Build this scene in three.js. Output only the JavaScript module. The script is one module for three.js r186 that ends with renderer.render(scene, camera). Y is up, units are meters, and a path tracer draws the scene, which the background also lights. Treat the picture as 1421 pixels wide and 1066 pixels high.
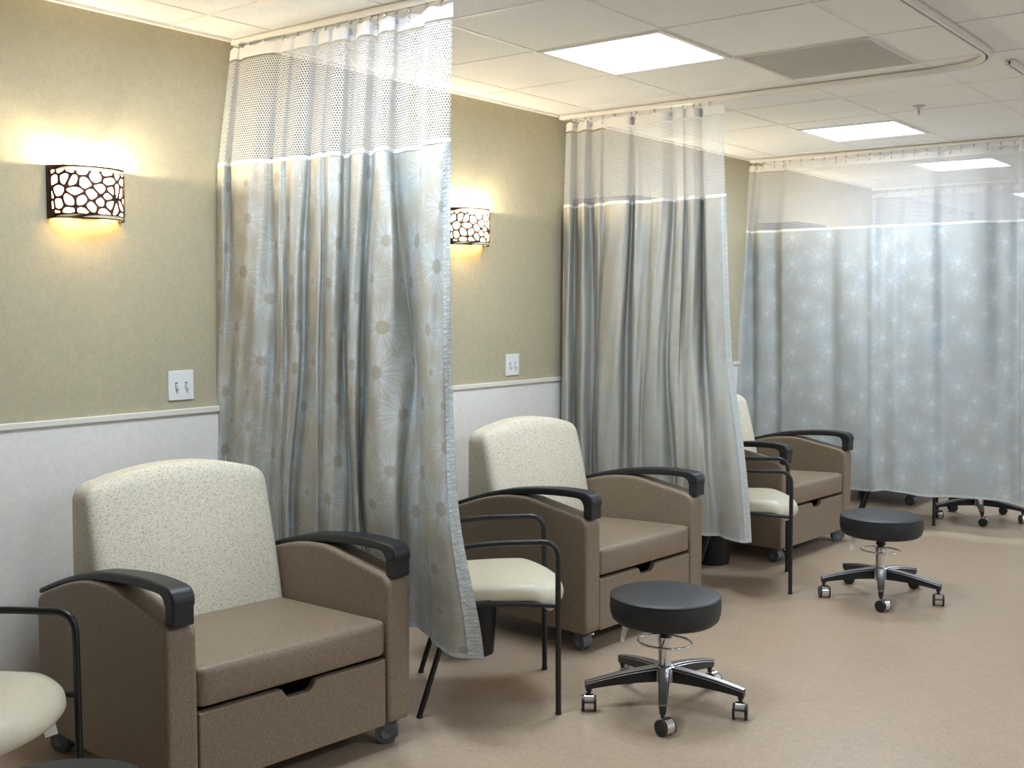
import * as THREE from 'three';
import { RoundedBoxGeometry } from 'three/addons/geometries/RoundedBoxGeometry.js';
import { mergeGeometries } from 'three/addons/utils/BufferGeometryUtils.js';
import { RectAreaLightUniformsLib } from 'three/addons/lights/RectAreaLightUniformsLib.js';

RectAreaLightUniformsLib.init();
const scene = new THREE.Scene();
scene.background = new THREE.Color(0x000000);

// ------------------------------------------------------------------ camera
// world: treatment wall is the plane z = 0, the room lies at z > 0, x runs along the wall, metres
const W = 1421, H = 1066, FOCAL = 1550, YAW = 37.93 * Math.PI / 180, PITCH = -3.965 * Math.PI / 180;
const EYE = new THREE.Vector3(0, 1.5, 3.74);
const camera = new THREE.PerspectiveCamera(2 * Math.atan(H / 2 / FOCAL) * 180 / Math.PI, W / H, 0.05, 60);
const FWD = new THREE.Vector3(Math.cos(YAW) * Math.cos(PITCH), Math.sin(PITCH), -Math.sin(YAW) * Math.cos(PITCH));
camera.position.copy(EYE);
camera.lookAt(EYE.clone().add(FWD));
scene.add(camera);
// z of the point at (x, y) seen in image column u (used for the folds of the curtains that hang near x = const)
const RX = Math.sin(YAW), RZ = Math.cos(YAW);
function zAt(u, x, y) {
  const q = u - W / 2;
  return EYE.z + (q * (FWD.x * x + FWD.y * (y - EYE.y)) - FOCAL * RX * x) / (FOCAL * RZ - q * FWD.z);
}

// ------------------------------------------------------------------ renderer and light levels
const renderer = new THREE.WebGLRenderer({ antialias: true });
renderer.toneMapping = THREE.LinearToneMapping;
renderer.toneMappingExposure = 2.78;
renderer.shadowMap.enabled = true;
const PANEL_POWER = 9.5, PANEL_GLOW = 2.0, PANEL_COLOR = new THREE.Color(0.86, 1.0, 1.15);
const SCONCE_POWER = 4.2, SCONCE_GLOW = 2.5, SCONCE_COLOR = new THREE.Color(1.0, 0.83, 0.56);

// ------------------------------------------------------------------ helpers
let seed = 7;
const rnd = () => { seed = (seed * 1664525 + 1013904223) >>> 0; return seed / 4294967296; };
const rr = (a, b) => a + (b - a) * rnd();
const V = (x, y, z) => new THREE.Vector3(x, y, z);
const taken = {};
function numbered(n) { const k = taken[n] = (taken[n] ?? -1) + 1; return k ? `${n}_${String(k).padStart(3, '0')}` : n; }
function mesh(name, geo, mat, parent) {
  const m = new THREE.Mesh(Array.isArray(geo) ? join(geo) : geo, mat);
  m.name = name; m.castShadow = m.receiveShadow = true; if (parent) parent.add(m); return m;
}
function join(list) {
  const a = list.map(g => { const h = g.index ? g.toNonIndexed() : g.clone(); for (const k of Object.keys(h.attributes)) if (!['position', 'normal', 'uv'].includes(k)) h.deleteAttribute(k); return h; });
  return mergeGeometries(a, false);
}
function thing(name, label, category, pos = [0, 0, 0], turn = 0, group) {
  const o = new THREE.Group(); o.name = numbered(name); o.position.set(...pos); o.rotation.y = turn;
  o.userData = { label, category }; if (group) o.userData.group = group;
  scene.add(o); return o;
}
function struct(name, o, label, category) { o.name = name; o.userData = { kind: 'structure', label, category }; scene.add(o); return o; }
const at = (g, x, y, z) => { g.translate(x, y, z); return g; };
const box = (w, h, d, x = 0, y = 0, z = 0) => at(new THREE.BoxGeometry(w, h, d), x, y, z);
const rbox = (w, h, d, r, x = 0, y = 0, z = 0, s = 3) => at(new RoundedBoxGeometry(w, h, d, s, r), x, y, z);
const cyl = (r0, r1, h, x = 0, y = 0, z = 0, n = 24) => at(new THREE.CylinderGeometry(r1, r0, h, n), x, y, z);
function tube(pts, r, seg = 48, n = 12, closed = false, tension = 0.5) {
  return new THREE.TubeGeometry(new THREE.CatmullRomCurve3(pts, closed, 'centripetal', tension), seg, r, n, closed);
}
// polyline with rounded bends, as bent steel tube
function bent(pts, bend, r, n = 12) {
  const path = new THREE.CurvePath();
  let prev = pts[0];
  for (let i = 1; i < pts.length - 1; i++) {
    const p = pts[i], a = p.clone().add(pts[i - 1].clone().sub(p).setLength(bend)), b = p.clone().add(pts[i + 1].clone().sub(p).setLength(bend));
    path.add(new THREE.LineCurve3(prev, a)); path.add(new THREE.QuadraticBezierCurve3(a, p, b)); prev = b;
  }
  path.add(new THREE.LineCurve3(prev, pts[pts.length - 1]));
  const out = []; for (const c of path.curves) { const k = c.isLineCurve3 ? 3 : 7; for (let i = 0; i < k; i++) out.push(c.getPoint(i / k)); }
  out.push(pts[pts.length - 1]);
  const g = new THREE.TubeGeometry(new THREE.CatmullRomCurve3(out, false, 'centripetal'), out.length * 3, r, n, false);
  const cap = p => at(new THREE.SphereGeometry(r, n, 6), p.x, p.y, p.z);
  return join([g, cap(pts[0]), cap(pts[pts.length - 1])]);
}
function smoothNormals(g) {
  const p = g.attributes.position, n = new Float32Array(p.count * 3), map = new Map(), ix = g.index ? g.index.array : null, c = ix ? ix.length : p.count;
  const key = i => `${Math.round(p.getX(i) * 2e4)},${Math.round(p.getY(i) * 2e4)},${Math.round(p.getZ(i) * 2e4)}`;
  const keys = Array.from({ length: p.count }, (_, i) => key(i)), A = V(), B = V(), C = V();
  for (let t = 0; t < c; t += 3) {
    const [a, b, d] = [0, 1, 2].map(k => ix ? ix[t + k] : t + k);
    A.fromBufferAttribute(p, a); B.fromBufferAttribute(p, b); C.fromBufferAttribute(p, d);
    B.sub(A); C.sub(A); B.cross(C);
    for (const q of [a, b, d]) { const m = map.get(keys[q]); if (m) m.add(B); else map.set(keys[q], B.clone()); }
  }
  for (let i = 0; i < p.count; i++) { const m = map.get(keys[i]); const l = m.length() || 1; n[i * 3] = m.x / l; n[i * 3 + 1] = m.y / l; n[i * 3 + 2] = m.z / l; }
  g.setAttribute('normal', new THREE.BufferAttribute(n, 3)); return g;
}
// upholstered block: rounded box with enough vertices to be bent by deform(p)
function softBox(w, h, d, r, seg, deform) {
  const g = new THREE.BoxGeometry(w, h, d, seg[0], seg[1], seg[2]), p = g.attributes.position, n = g.attributes.normal, uv = g.attributes.uv, q = V(), c = V();
  for (let i = 0; i < p.count; i++) {
    // pull the outer rows of the grid toward the rounded edge
    q.fromBufferAttribute(p, i);
    c.set(Math.max(-w / 2 + r, Math.min(w / 2 - r, q.x)), Math.max(-h / 2 + r, Math.min(h / 2 - r, q.y)), Math.max(-d / 2 + r, Math.min(d / 2 - r, q.z)));
    q.sub(c); if (q.lengthSq() > 0) q.setLength(r); q.add(c);
    const ax = Math.abs(n.getX(i)) > 0.5 ? [q.z, q.y] : Math.abs(n.getY(i)) > 0.5 ? [q.x, q.z] : [q.x, q.y];
    uv.setXY(i, ax[0], ax[1]);
    if (deform) deform(q);
    p.setXYZ(i, q.x, q.y, q.z);
  }
  return smoothNormals(g);
}
function extrude(shape, depth, bevel, seg = 3, curve = 10) {
  return new THREE.ExtrudeGeometry(shape, { depth: depth - 2 * bevel, bevelEnabled: bevel > 0, bevelThickness: bevel, bevelSize: bevel, bevelOffset: -bevel, bevelSegments: seg, curveSegments: curve });
}

// ------------------------------------------------------------------ textures
function canvas(w, h) { const c = document.createElement('canvas'); c.width = w; c.height = h; return c; }
function tex(c, repeat, srgb = true) {
  const t = new THREE.CanvasTexture(c); t.wrapS = t.wrapT = THREE.RepeatWrapping; t.repeat.set(repeat, repeat);
  if (srgb) t.colorSpace = THREE.SRGBColorSpace; return t;
}
function dataTex(n, metres, fn, srgb = true) {
  const d = new Uint8Array(n * n * 4);
  for (let j = 0; j < n; j++) for (let i = 0; i < n; i++) { const c = fn(i, j); d.set([...c.map(v => Math.max(0, Math.min(255, Math.round(v)))), 255], (j * n + i) * 4); }
  const t = new THREE.DataTexture(d, n, n); t.wrapS = t.wrapT = THREE.RepeatWrapping; t.magFilter = THREE.LinearFilter; t.minFilter = THREE.LinearFilter;
  if (srgb) t.colorSpace = THREE.SRGBColorSpace; t.repeat.set(1 / metres, 1 / metres); t.needsUpdate = true; return t;
}
// tileable value noise
function noiseField(n, cells) {
  const g = Array.from({ length: cells * cells }, rnd), s = x => x * x * (3 - 2 * x);
  return (i, j) => {
    const x = i / n * cells, y = j / n * cells, a = Math.floor(x), b = Math.floor(y), u = s(x - a), v = s(y - b), G = (p, q) => g[(q % cells) * cells + p % cells];
    return (G(a, b) * (1 - u) + G(a + 1, b) * u) * (1 - v) + (G(a, b + 1) * (1 - u) + G(a + 1, b + 1) * u) * v;
  };
}
const mixc = (a, b, t) => a.map((v, i) => v + (b[i] - v) * t);
function grainTex(n, metres, rgb, amp, layers) {
  const f = layers.map(([c, k]) => [noiseField(n, c), k]);
  return dataTex(n, metres, (i, j) => { let s = 0; for (const [g, k] of f) s += (g(i, j) - 0.5) * k; return rgb.map(v => v * (1 + s * amp)); });
}
function bumpTex(n, metres, layers) {
  const f = layers.map(([c, k]) => [noiseField(n, c), k]);
  return dataTex(n, metres, (i, j) => { let s = 0.5; for (const [g, k] of f) s += (g(i, j) - 0.5) * k; return [s * 255, s * 255, s * 255]; }, false);
}

const vinylBump = bumpTex(256, 0.16, [[128, 0.7], [64, 0.5]]);
const M = {};
M.wallPaint = new THREE.MeshStandardMaterial({ map: grainTex(256, 0.7, [178, 170, 144], 0.05, [[96, 1], [24, 0.5]]), roughness: 0.85, bumpMap: bumpTex(256, 0.25, [[90, 0.8], [40, 0.4]]), bumpScale: 0.0002 });
M.wainscot = new THREE.MeshStandardMaterial({ map: grainTex(256, 0.9, [234, 230, 225], 0.03, [[64, 1]]), roughness: 0.5 });
M.rail = new THREE.MeshStandardMaterial({ color: 0xe2dfd4, roughness: 0.5 });
M.otherWall = new THREE.MeshStandardMaterial({ color: 0xecebe6, roughness: 0.9 });
M.nearWall = new THREE.MeshStandardMaterial({ color: 0x5e5a52, roughness: 0.9 });
M.floor = new THREE.MeshPhysicalMaterial({ map: grainTex(512, 1.1, [173, 152, 130], 0.09, [[256, 0.8], [96, 0.7], [12, 0.25]]), roughness: 0.3, bumpMap: bumpTex(256, 0.5, [[100, 0.6], [30, 0.6]]), bumpScale: 0.00012, specularIntensity: 0.6 });
M.tile = new THREE.MeshStandardMaterial({ map: grainTex(256, 0.61, [240, 243, 246], 0.05, [[128, 1], [64, 0.6]]), roughness: 0.95 });
M.grid = new THREE.MeshStandardMaterial({ color: 0xf0efed, roughness: 0.6 });
M.track = new THREE.MeshStandardMaterial({ color: 0xe8e7e3, roughness: 0.45 });
M.trackSlot = new THREE.MeshStandardMaterial({ color: 0x4a4846, roughness: 0.7 });
M.panelFrame = new THREE.MeshStandardMaterial({ color: 0xe6e6e4, roughness: 0.5 });
M.panelLens = new THREE.MeshStandardMaterial({ color: 0xffffff, roughness: 0.4, emissive: PANEL_COLOR, emissiveIntensity: PANEL_GLOW });
M.grille = new THREE.MeshStandardMaterial({ color: 0xd6d6d4, roughness: 0.6 });
M.grilleDark = new THREE.MeshStandardMaterial({ color: 0xb0b0ae, roughness: 0.9 });
M.vinyl = new THREE.MeshPhysicalMaterial({ map: grainTex(256, 0.16, [137, 120, 101], 0.34, [[128, 0.9], [64, 0.5], [16, 0.12]]), roughness: 0.48, bumpMap: vinylBump, bumpScale: 0.0005 });
M.seam = new THREE.MeshStandardMaterial({ color: 0x6f6255, roughness: 0.7 });
M.steelGrey = new THREE.MeshStandardMaterial({ color: 0x6d6c6a, roughness: 0.6 });
M.blackPlastic = new THREE.MeshPhysicalMaterial({ color: 0x222326, roughness: 0.42, bumpMap: vinylBump, bumpScale: 0.0003 });
M.blackPaint = new THREE.MeshPhysicalMaterial({ color: 0x1d1e21, roughness: 0.34 });
M.casterGrey = new THREE.MeshStandardMaterial({ color: 0x5e6466, roughness: 0.5 });
M.casterHub = new THREE.MeshStandardMaterial({ color: 0x7d8486, roughness: 0.5 });
M.chrome = new THREE.MeshStandardMaterial({ color: 0xd8d8da, metalness: 1, roughness: 0.14 });
M.aluminium = new THREE.MeshStandardMaterial({ color: 0xd0d0d2, metalness: 1, roughness: 0.28 });
M.stoolVinyl = new THREE.MeshPhysicalMaterial({ map: grainTex(128, 0.1, [27, 29, 32], 0.25, [[64, 1]]), roughness: 0.48, bumpMap: vinylBump, bumpScale: 0.0004 });
M.cream = new THREE.MeshPhysicalMaterial({ map: grainTex(128, 0.3, [202, 194, 170], 0.03, [[48, 1], [12, 0.6]]), roughness: 0.42, bumpMap: vinylBump, bumpScale: 0.0002 });
M.tag = new THREE.MeshStandardMaterial({ color: 0xf0eee8, roughness: 0.8, side: THREE.DoubleSide });
M.plate = new THREE.MeshPhysicalMaterial({ color: 0xe9e9e8, roughness: 0.35 });
M.plateDark = new THREE.MeshStandardMaterial({ color: 0x55565a, roughness: 0.6 });
M.bronze = new THREE.MeshStandardMaterial({ color: 0x4a2f27, roughness: 0.5, metalness: 0.5 });
M.diffuser = new THREE.MeshStandardMaterial({ color: 0xfff6e6, roughness: 0.5, emissive: SCONCE_COLOR.clone().lerp(new THREE.Color(1, 1, 1), 0.45), emissiveIntensity: SCONCE_GLOW });
M.liner = new THREE.MeshPhysicalMaterial({ color: 0xf2e0bc, roughness: 1, transmission: 0.28, thickness: 0, side: THREE.DoubleSide });
M.netting = new THREE.MeshPhysicalMaterial({ color: 0xd2d4d9, roughness: 1, transmission: 0.3, thickness: 0, side: THREE.DoubleSide });
M.tape = new THREE.MeshStandardMaterial({ color: 0xdddcda, roughness: 0.8, side: THREE.DoubleSide });
M.bin = new THREE.MeshStandardMaterial({ color: 0x121214, roughness: 0.5, side: THREE.DoubleSide });
M.cabinet = new THREE.MeshStandardMaterial({ color: 0x2e2f36, roughness: 0.6 });
M.cabinetDoor = new THREE.MeshStandardMaterial({ color: 0x32333a, roughness: 0.55 });

// speckled cream upholstery of the recliner backs: short flecks of ochre, blue-grey and white
{
  const n = 512, c = canvas(n, n), g = c.getContext('2d');
  g.fillStyle = 'rgb(222,214,194)'; g.fillRect(0, 0, n, n);
  const cols = ['rgb(222,216,198)', 'rgb(190,176,140)', 'rgb(158,160,156)', 'rgb(148,140,122)', 'rgb(214,204,170)', 'rgb(226,222,208)'];
  g.lineWidth = 1.9; g.lineCap = 'round';
  for (let i = 0; i < 6500; i++) {
    const x = rr(0, n), y = rr(0, n), a = rr(-0.9, 0.5), l = rr(2, 7);
    g.strokeStyle = cols[Math.floor(rnd() * cols.length)];
    for (const dx of [-n, 0, n]) for (const dy of [-n, 0, n]) { if (x + dx < -10 || x + dx > n + 10 || y + dy < -10 || y + dy > n + 10) continue; g.beginPath(); g.moveTo(x + dx, y + dy); g.lineTo(x + dx + Math.cos(a) * l, y + dy + Math.sin(a) * l); g.stroke(); }
  }
  M.backFabric = new THREE.MeshStandardMaterial({ map: tex(c, 1 / 0.34), roughness: 0.75, bumpMap: vinylBump, bumpScale: 0.0004 });
}
// curtain fabric: woven flower heads on a taupe and pale blue ground
function curtainTex(ground, blue, line, disc, strength) {
  const n = 1024, S = 0.82, px = n / S, c = canvas(n, n), g = c.getContext('2d');
  g.fillStyle = `rgb(${ground})`; g.fillRect(0, 0, n, n);
  const wrap = (x, y, r, fn) => { for (const dx of [-n, 0, n]) for (const dy of [-n, 0, n]) if (x + dx > -r && x + dx < n + r && y + dy > -r && y + dy < n + r) fn(x + dx, y + dy); };
  // soft pale blue woven patches
  for (let i = 0; i < 34; i++) {
    const x = rr(0, n), y = rr(0, n), r = rr(40, 120), al = rr(0.10, 0.26);
    wrap(x, y, r, (a, b) => { const q = g.createRadialGradient(a, b, 0, a, b, r); q.addColorStop(0, `rgba(${blue},${al})`); q.addColorStop(1, `rgba(${blue},0)`); g.fillStyle = q; g.fillRect(a - r, b - r, 2 * r, 2 * r); });
  }
  const heads = [];
  for (let tries = 0; tries < 4000 && heads.length < 30; tries++) {
    const r = (heads.length < 16 ? rr(0.084, 0.104) : heads.length < 22 ? rr(0.045, 0.06) : rr(0.02, 0.03)) * px, x = rr(0, n), y = rr(0, n);
    if (heads.every(h => { const dx = Math.min(Math.abs(h.x - x), n - Math.abs(h.x - x)), dy = Math.min(Math.abs(h.y - y), n - Math.abs(h.y - y)); return Math.hypot(dx, dy) > (h.r + r) * 0.80; })) heads.push({ x, y, r });
  }
  for (const h of heads) wrap(h.x, h.y, h.r * 1.1, (a, b) => {
    const petals = h.r > 0.07 * px ? 40 : h.r > 0.04 * px ? 24 : 12, r0 = h.r * 0.23;
    g.strokeStyle = `rgba(${line},${strength})`;
    for (let k = 0; k < petals; k++) {
      const t = k / petals * Math.PI * 2 + 0.07 * Math.sin(k * 5.1), L = h.r * (0.9 + 0.1 * Math.sin(k * 3.7)), w = Math.PI / petals * 0.5;
      g.lineWidth = Math.max(1.4, h.r * 0.02);
      const P = (rad, ang) => [a + Math.cos(ang) * rad, b + Math.sin(ang) * rad];
      g.beginPath(); g.moveTo(...P(r0 * 1.08, t)); g.lineTo(...P(L * 0.86, t - w)); g.lineTo(...P(L, t)); g.lineTo(...P(L * 0.86, t + w)); g.closePath(); g.stroke();
    }
    g.fillStyle = `rgba(${disc},${strength * (h.r > 0.04 * px ? 0.85 : 0.3)})`; g.beginPath(); g.arc(a, b, r0, 0, Math.PI * 2); g.fill();
  });
  return tex(c, 1 / S);
}
const weaveBump = bumpTex(128, 0.05, [[64, 0.6], [16, 0.6]]);
M.curtainFace = new THREE.MeshPhysicalMaterial({ map: curtainTex('174,170,158', '166,190,204', '196,204,206', '160,152,138', 0.76), roughness: 0.62, sheen: 0.3, sheenRoughness: 0.5, bumpMap: weaveBump, bumpScale: 0.0003, side: THREE.DoubleSide });
M.curtainReverse = new THREE.MeshPhysicalMaterial({ map: curtainTex('168,171,170', '160,184,198', '192,198,198', '208,214,214', 0.62), roughness: 0.62, sheen: 0.3, sheenRoughness: 0.5, bumpMap: weaveBump, bumpScale: 0.0003, side: THREE.DoubleSide });
M.curtainGrey = new THREE.MeshPhysicalMaterial({ map: curtainTex('172,169,159', '160,183,196', '186,190,189', '164,158,146', 0.34), roughness: 0.62, sheen: 0.3, sheenRoughness: 0.5, bumpMap: weaveBump, bumpScale: 0.0003, side: THREE.DoubleSide });
M.hem = new THREE.MeshStandardMaterial({ map: grainTex(128, 0.05, [186, 190, 188], 0.10, [[8, 1], [32, 0.5]]), roughness: 0.7, bumpMap: bumpTex(128, 0.06, [[6, 1], [12, 0.5]]), bumpScale: 0.002, side: THREE.DoubleSide });

// ------------------------------------------------------------------ room shell
const CEIL = 2.58, X0 = -2.2, X1 = 13.4, Z1 = 6.6, RAILY = 1.085;
{
  const slab = (name, w, h, d, x, y, z, mat, label, cat, uvDiv) => {
    const g = box(w, h, d, x, y, z);
    const p = g.attributes.position, n = g.attributes.normal, uv = g.attributes.uv;
    for (let i = 0; i < p.count; i++) { const a = Math.abs(n.getX(i)) > 0.5 ? [p.getZ(i), p.getY(i)] : Math.abs(n.getY(i)) > 0.5 ? [p.getX(i), p.getZ(i)] : [p.getX(i), p.getY(i)]; uv.setXY(i, a[0], a[1]); }
    return struct(name, mesh(name, g, mat), label, cat);
  };
  const L = X1 - X0, cx = (X0 + X1) / 2;
  slab('floor', L, 0.1, Z1, cx, -0.05, Z1 / 2, M.floor, 'tan brown glossy sheet vinyl floor', 'floor');
  const wl = slab('wall_left', L + 0.3, CEIL + 0.3, 0.15, cx, CEIL / 2, -0.075, M.wallPaint, 'olive tan painted wall above an off-white wainscot', 'wall');
  const wp = box(L, RAILY - 0.012, 0.006, cx, (RAILY - 0.012) / 2, 0.003), q = wp.attributes; for (let i = 0; i < q.position.count; i++) q.uv.setXY(i, q.position.getX(i), q.position.getY(i));
  mesh('wainscot_panel', wp, M.wainscot, wl).userData.label = 'off-white wainscot panel';
  mesh('chair_rail', rbox(L, 0.024, 0.016, 0.004, cx, RAILY, 0.008), M.rail, wl).userData.label = 'thin cream cap rail';
  slab('wall_far', 0.15, CEIL + 0.3, Z1, X1 + 0.075, CEIL / 2, Z1 / 2, M.otherWall, 'pale end wall of the ward', 'wall');
  slab('wall_near', 0.15, CEIL + 0.3, Z1, X0 - 0.075, CEIL / 2, Z1 / 2, M.nearWall, 'taupe wall behind the viewer', 'wall');
  slab('wall_right', L + 0.3, CEIL + 0.3, 0.15, cx, CEIL / 2, Z1 + 0.075, M.otherWall, 'pale wall facing the recliners', 'wall');
}
// suspended ceiling: 610 mm grid
const GX = 3.865, GZ = 0.855, T = 0.61;
const panelCells = [], grilleCell = [1, 1];
const PANELS = [[-3, 0], [0, 0], [4.38, 0], [7.73, 0], [12.3, 0], [-3, 6], [0, 6], [4.38, 6], [7.73, 6], [11, 6]];
{
  const ceiling = struct('ceiling', mesh('ceiling', box(X1 - X0 + 0.3, 0.1, Z1 + 0.3, (X0 + X1) / 2, CEIL + 0.115, Z1 / 2), M.tile), 'white suspended ceiling of square tiles in a slim grid', 'ceiling');
  const taken2 = (x0, x1, z0, z1) => PANELS.some(([a, b]) => { const px = GX + a * T, pz = GZ + b * T; return px < x1 - 0.02 && px + T > x0 + 0.02 && pz < z1 - 0.02 && pz + T > z0 + 0.02; });
  const ia = Math.floor((X0 - GX) / T), ib = Math.ceil((X1 - GX) / T), ja = Math.floor((0 - GZ) / T), jb = Math.ceil((Z1 - GZ) / T);
  const std = box(T - 0.004, 0.015, T - 0.004);
  for (let i = ia; i < ib; i++) for (let j = ja; j < jb; j++) {
    if (i === grilleCell[0] && j === grilleCell[1]) continue;
    let x0 = Math.max(X0, GX + i * T), x1 = Math.min(X1, GX + (i + 1) * T), z0 = Math.max(0, GZ + j * T), z1 = Math.min(Z1, GZ + (j + 1) * T);
    if (x1 - x0 < 0.03 || z1 - z0 < 0.03) continue;
    // a tile beside a light fixture that does not sit on the grid is cut to what the fixture leaves
    const pieces = [];
    const cut = PANELS.map(([a, b]) => [GX + a * T, GZ + b * T]).filter(([px, pz]) => px < x1 - 0.01 && px + T > x0 + 0.01 && pz < z1 - 0.01 && pz + T > z0 + 0.01);
    if (!cut.length) pieces.push([x0, x1]);
    else for (const [px] of cut) { if (px > x0 + 0.02) pieces.push([x0, px]); if (px + T < x1 - 0.02) pieces.push([px + T, x1]); }
    for (const [a, b] of pieces) {
      const full = b - a > T - 0.002 && z1 - z0 > T - 0.002;
      const g = full ? std : box(b - a - 0.004, 0.015, z1 - z0 - 0.004);
      const t = mesh('ceiling_tile', g, M.tile, ceiling); t.position.set((a + b) / 2, CEIL + 0.0085, (z0 + z1) / 2);
    }
  }
  const barX = box(X1 - X0, 0.03, 0.016), barZ = box(0.016, 0.03, Z1);
  for (let j = ja; j <= jb; j++) { const z = GZ + j * T; if (z > 0.02 && z < Z1) mesh('grid_bar', barX, M.grid, ceiling).position.set((X0 + X1) / 2, CEIL + 0.0135, z); }
  for (let i = ia; i <= ib; i++) { const x = GX + i * T; if (x > X0 && x < X1 && !PANELS.some(([a]) => x > GX + a * T + 0.03 && x < GX + a * T + T - 0.03)) mesh('grid_bar', barZ, M.grid, ceiling).position.set(x, CEIL + 0.0132, Z1 / 2); }
  mesh('wall_angle', box(X1 - X0, 0.02, 0.02, (X0 + X1) / 2, CEIL - 0.001 + 0.0, 0.01), M.grid, ceiling);
}
// recessed fluorescent panels
const panelLabels = ['square ceiling light panel over the recliner below the full sconce', 'square ceiling light panel diagonal to the grey return air grille', 'square ceiling light panel beside the sprinkler head',
  'square ceiling light panel seen through the netting of the drawn curtain', 'square ceiling light panel beyond the furthest curtain track'];
PANELS.forEach(([a, b], i) => {
  const px = GX + a * T + T / 2, pz = GZ + b * T + T / 2;
  const o = thing('ceiling_light', b === 0 ? panelLabels[i] : 'square ceiling light panel over the aisle facing the recliners', 'ceiling light', [px, CEIL, pz], 0, 'recessed ceiling light panels');
  const f = 0.022, s = T - 0.006;
  mesh('frame', [box(s, 0.02, f, 0, 0.004, s / 2 - f / 2), box(s, 0.02, f, 0, 0.004, -s / 2 + f / 2), box(f, 0.02, s - 2 * f, s / 2 - f / 2, 0.004, 0), box(f, 0.02, s - 2 * f, -s / 2 + f / 2, 0.004, 0)], M.panelFrame, o);
  mesh('lens', box(s - 2 * f, 0.006, s - 2 * f, 0, 0.003, 0), M.panelLens, o).userData.label = 'glowing white lens';
  const l = new THREE.RectAreaLight(PANEL_COLOR, PANEL_POWER, s - 2 * f, s - 2 * f);
  l.name = 'panel_light'; l.position.set(0, -0.008, 0); l.rotation.x = -Math.PI / 2; o.add(l);
});
// return air grille
{
  const o = thing('air_grille', 'grey egg-crate return air grille set in the ceiling grid', 'air grille', [GX + 1.5 * T, CEIL, GZ + 1.5 * T]), s = T - 0.008, f = 0.02, bars = [];
  mesh('frame', [box(s, 0.016, f, 0, 0.003, s / 2 - f / 2), box(s, 0.016, f, 0, 0.003, -s / 2 + f / 2), box(f, 0.016, s - 2 * f, s / 2 - f / 2, 0.003, 0), box(f, 0.016, s - 2 * f, -s / 2 + f / 2, 0.003, 0)], M.grille, o);
  mesh('backing', box(s - 0.01, 0.004, s - 0.01, 0, 0.03, 0), M.grilleDark, o);
  for (let k = 1; k < 40; k++) { const p = -s / 2 + f + (s - 2 * f) * k / 40; bars.push(box(0.004, 0.016, s - 2 * f, p, 0.004, 0), box(s - 2 * f, 0.016, 0.004, 0, 0.0045, p)); }
  const core = mesh('egg_crate_core', bars, M.grille, o); core.userData.kind = 'stuff';
}
// sprinkler
{
  const o = thing('sprinkler_head', 'small pendent fire sprinkler head on the ceiling', 'sprinkler', [6.17, CEIL, 1.713]);
  mesh('escutcheon', new THREE.LatheGeometry([[0, 0], [0.032, 0], [0.033, -0.003], [0.014, -0.010], [0, -0.010]].map(p => new THREE.Vector2(...p)), 24), M.grille, o);
  mesh('frame', [cyl(0.008, 0.009, 0.014, 0, -0.016, 0, 12), tube([V(-0.008, -0.02, 0), V(-0.013, -0.032, 0), V(-0.004, -0.046, 0)], 0.0026, 10, 6), tube([V(0.008, -0.02, 0), V(0.013, -0.032, 0), V(0.004, -0.046, 0)], 0.0026, 10, 6)], M.aluminium, o);
  mesh('bulb', cyl(0.0025, 0.0025, 0.026, 0, -0.034, 0, 8), new THREE.MeshStandardMaterial({ color: 0x8a3a30, roughness: 0.3 }), o);
  mesh('deflector', cyl(0.014, 0.014, 0.002, 0, -0.05, 0, 20), M.aluminium, o);
}
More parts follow.
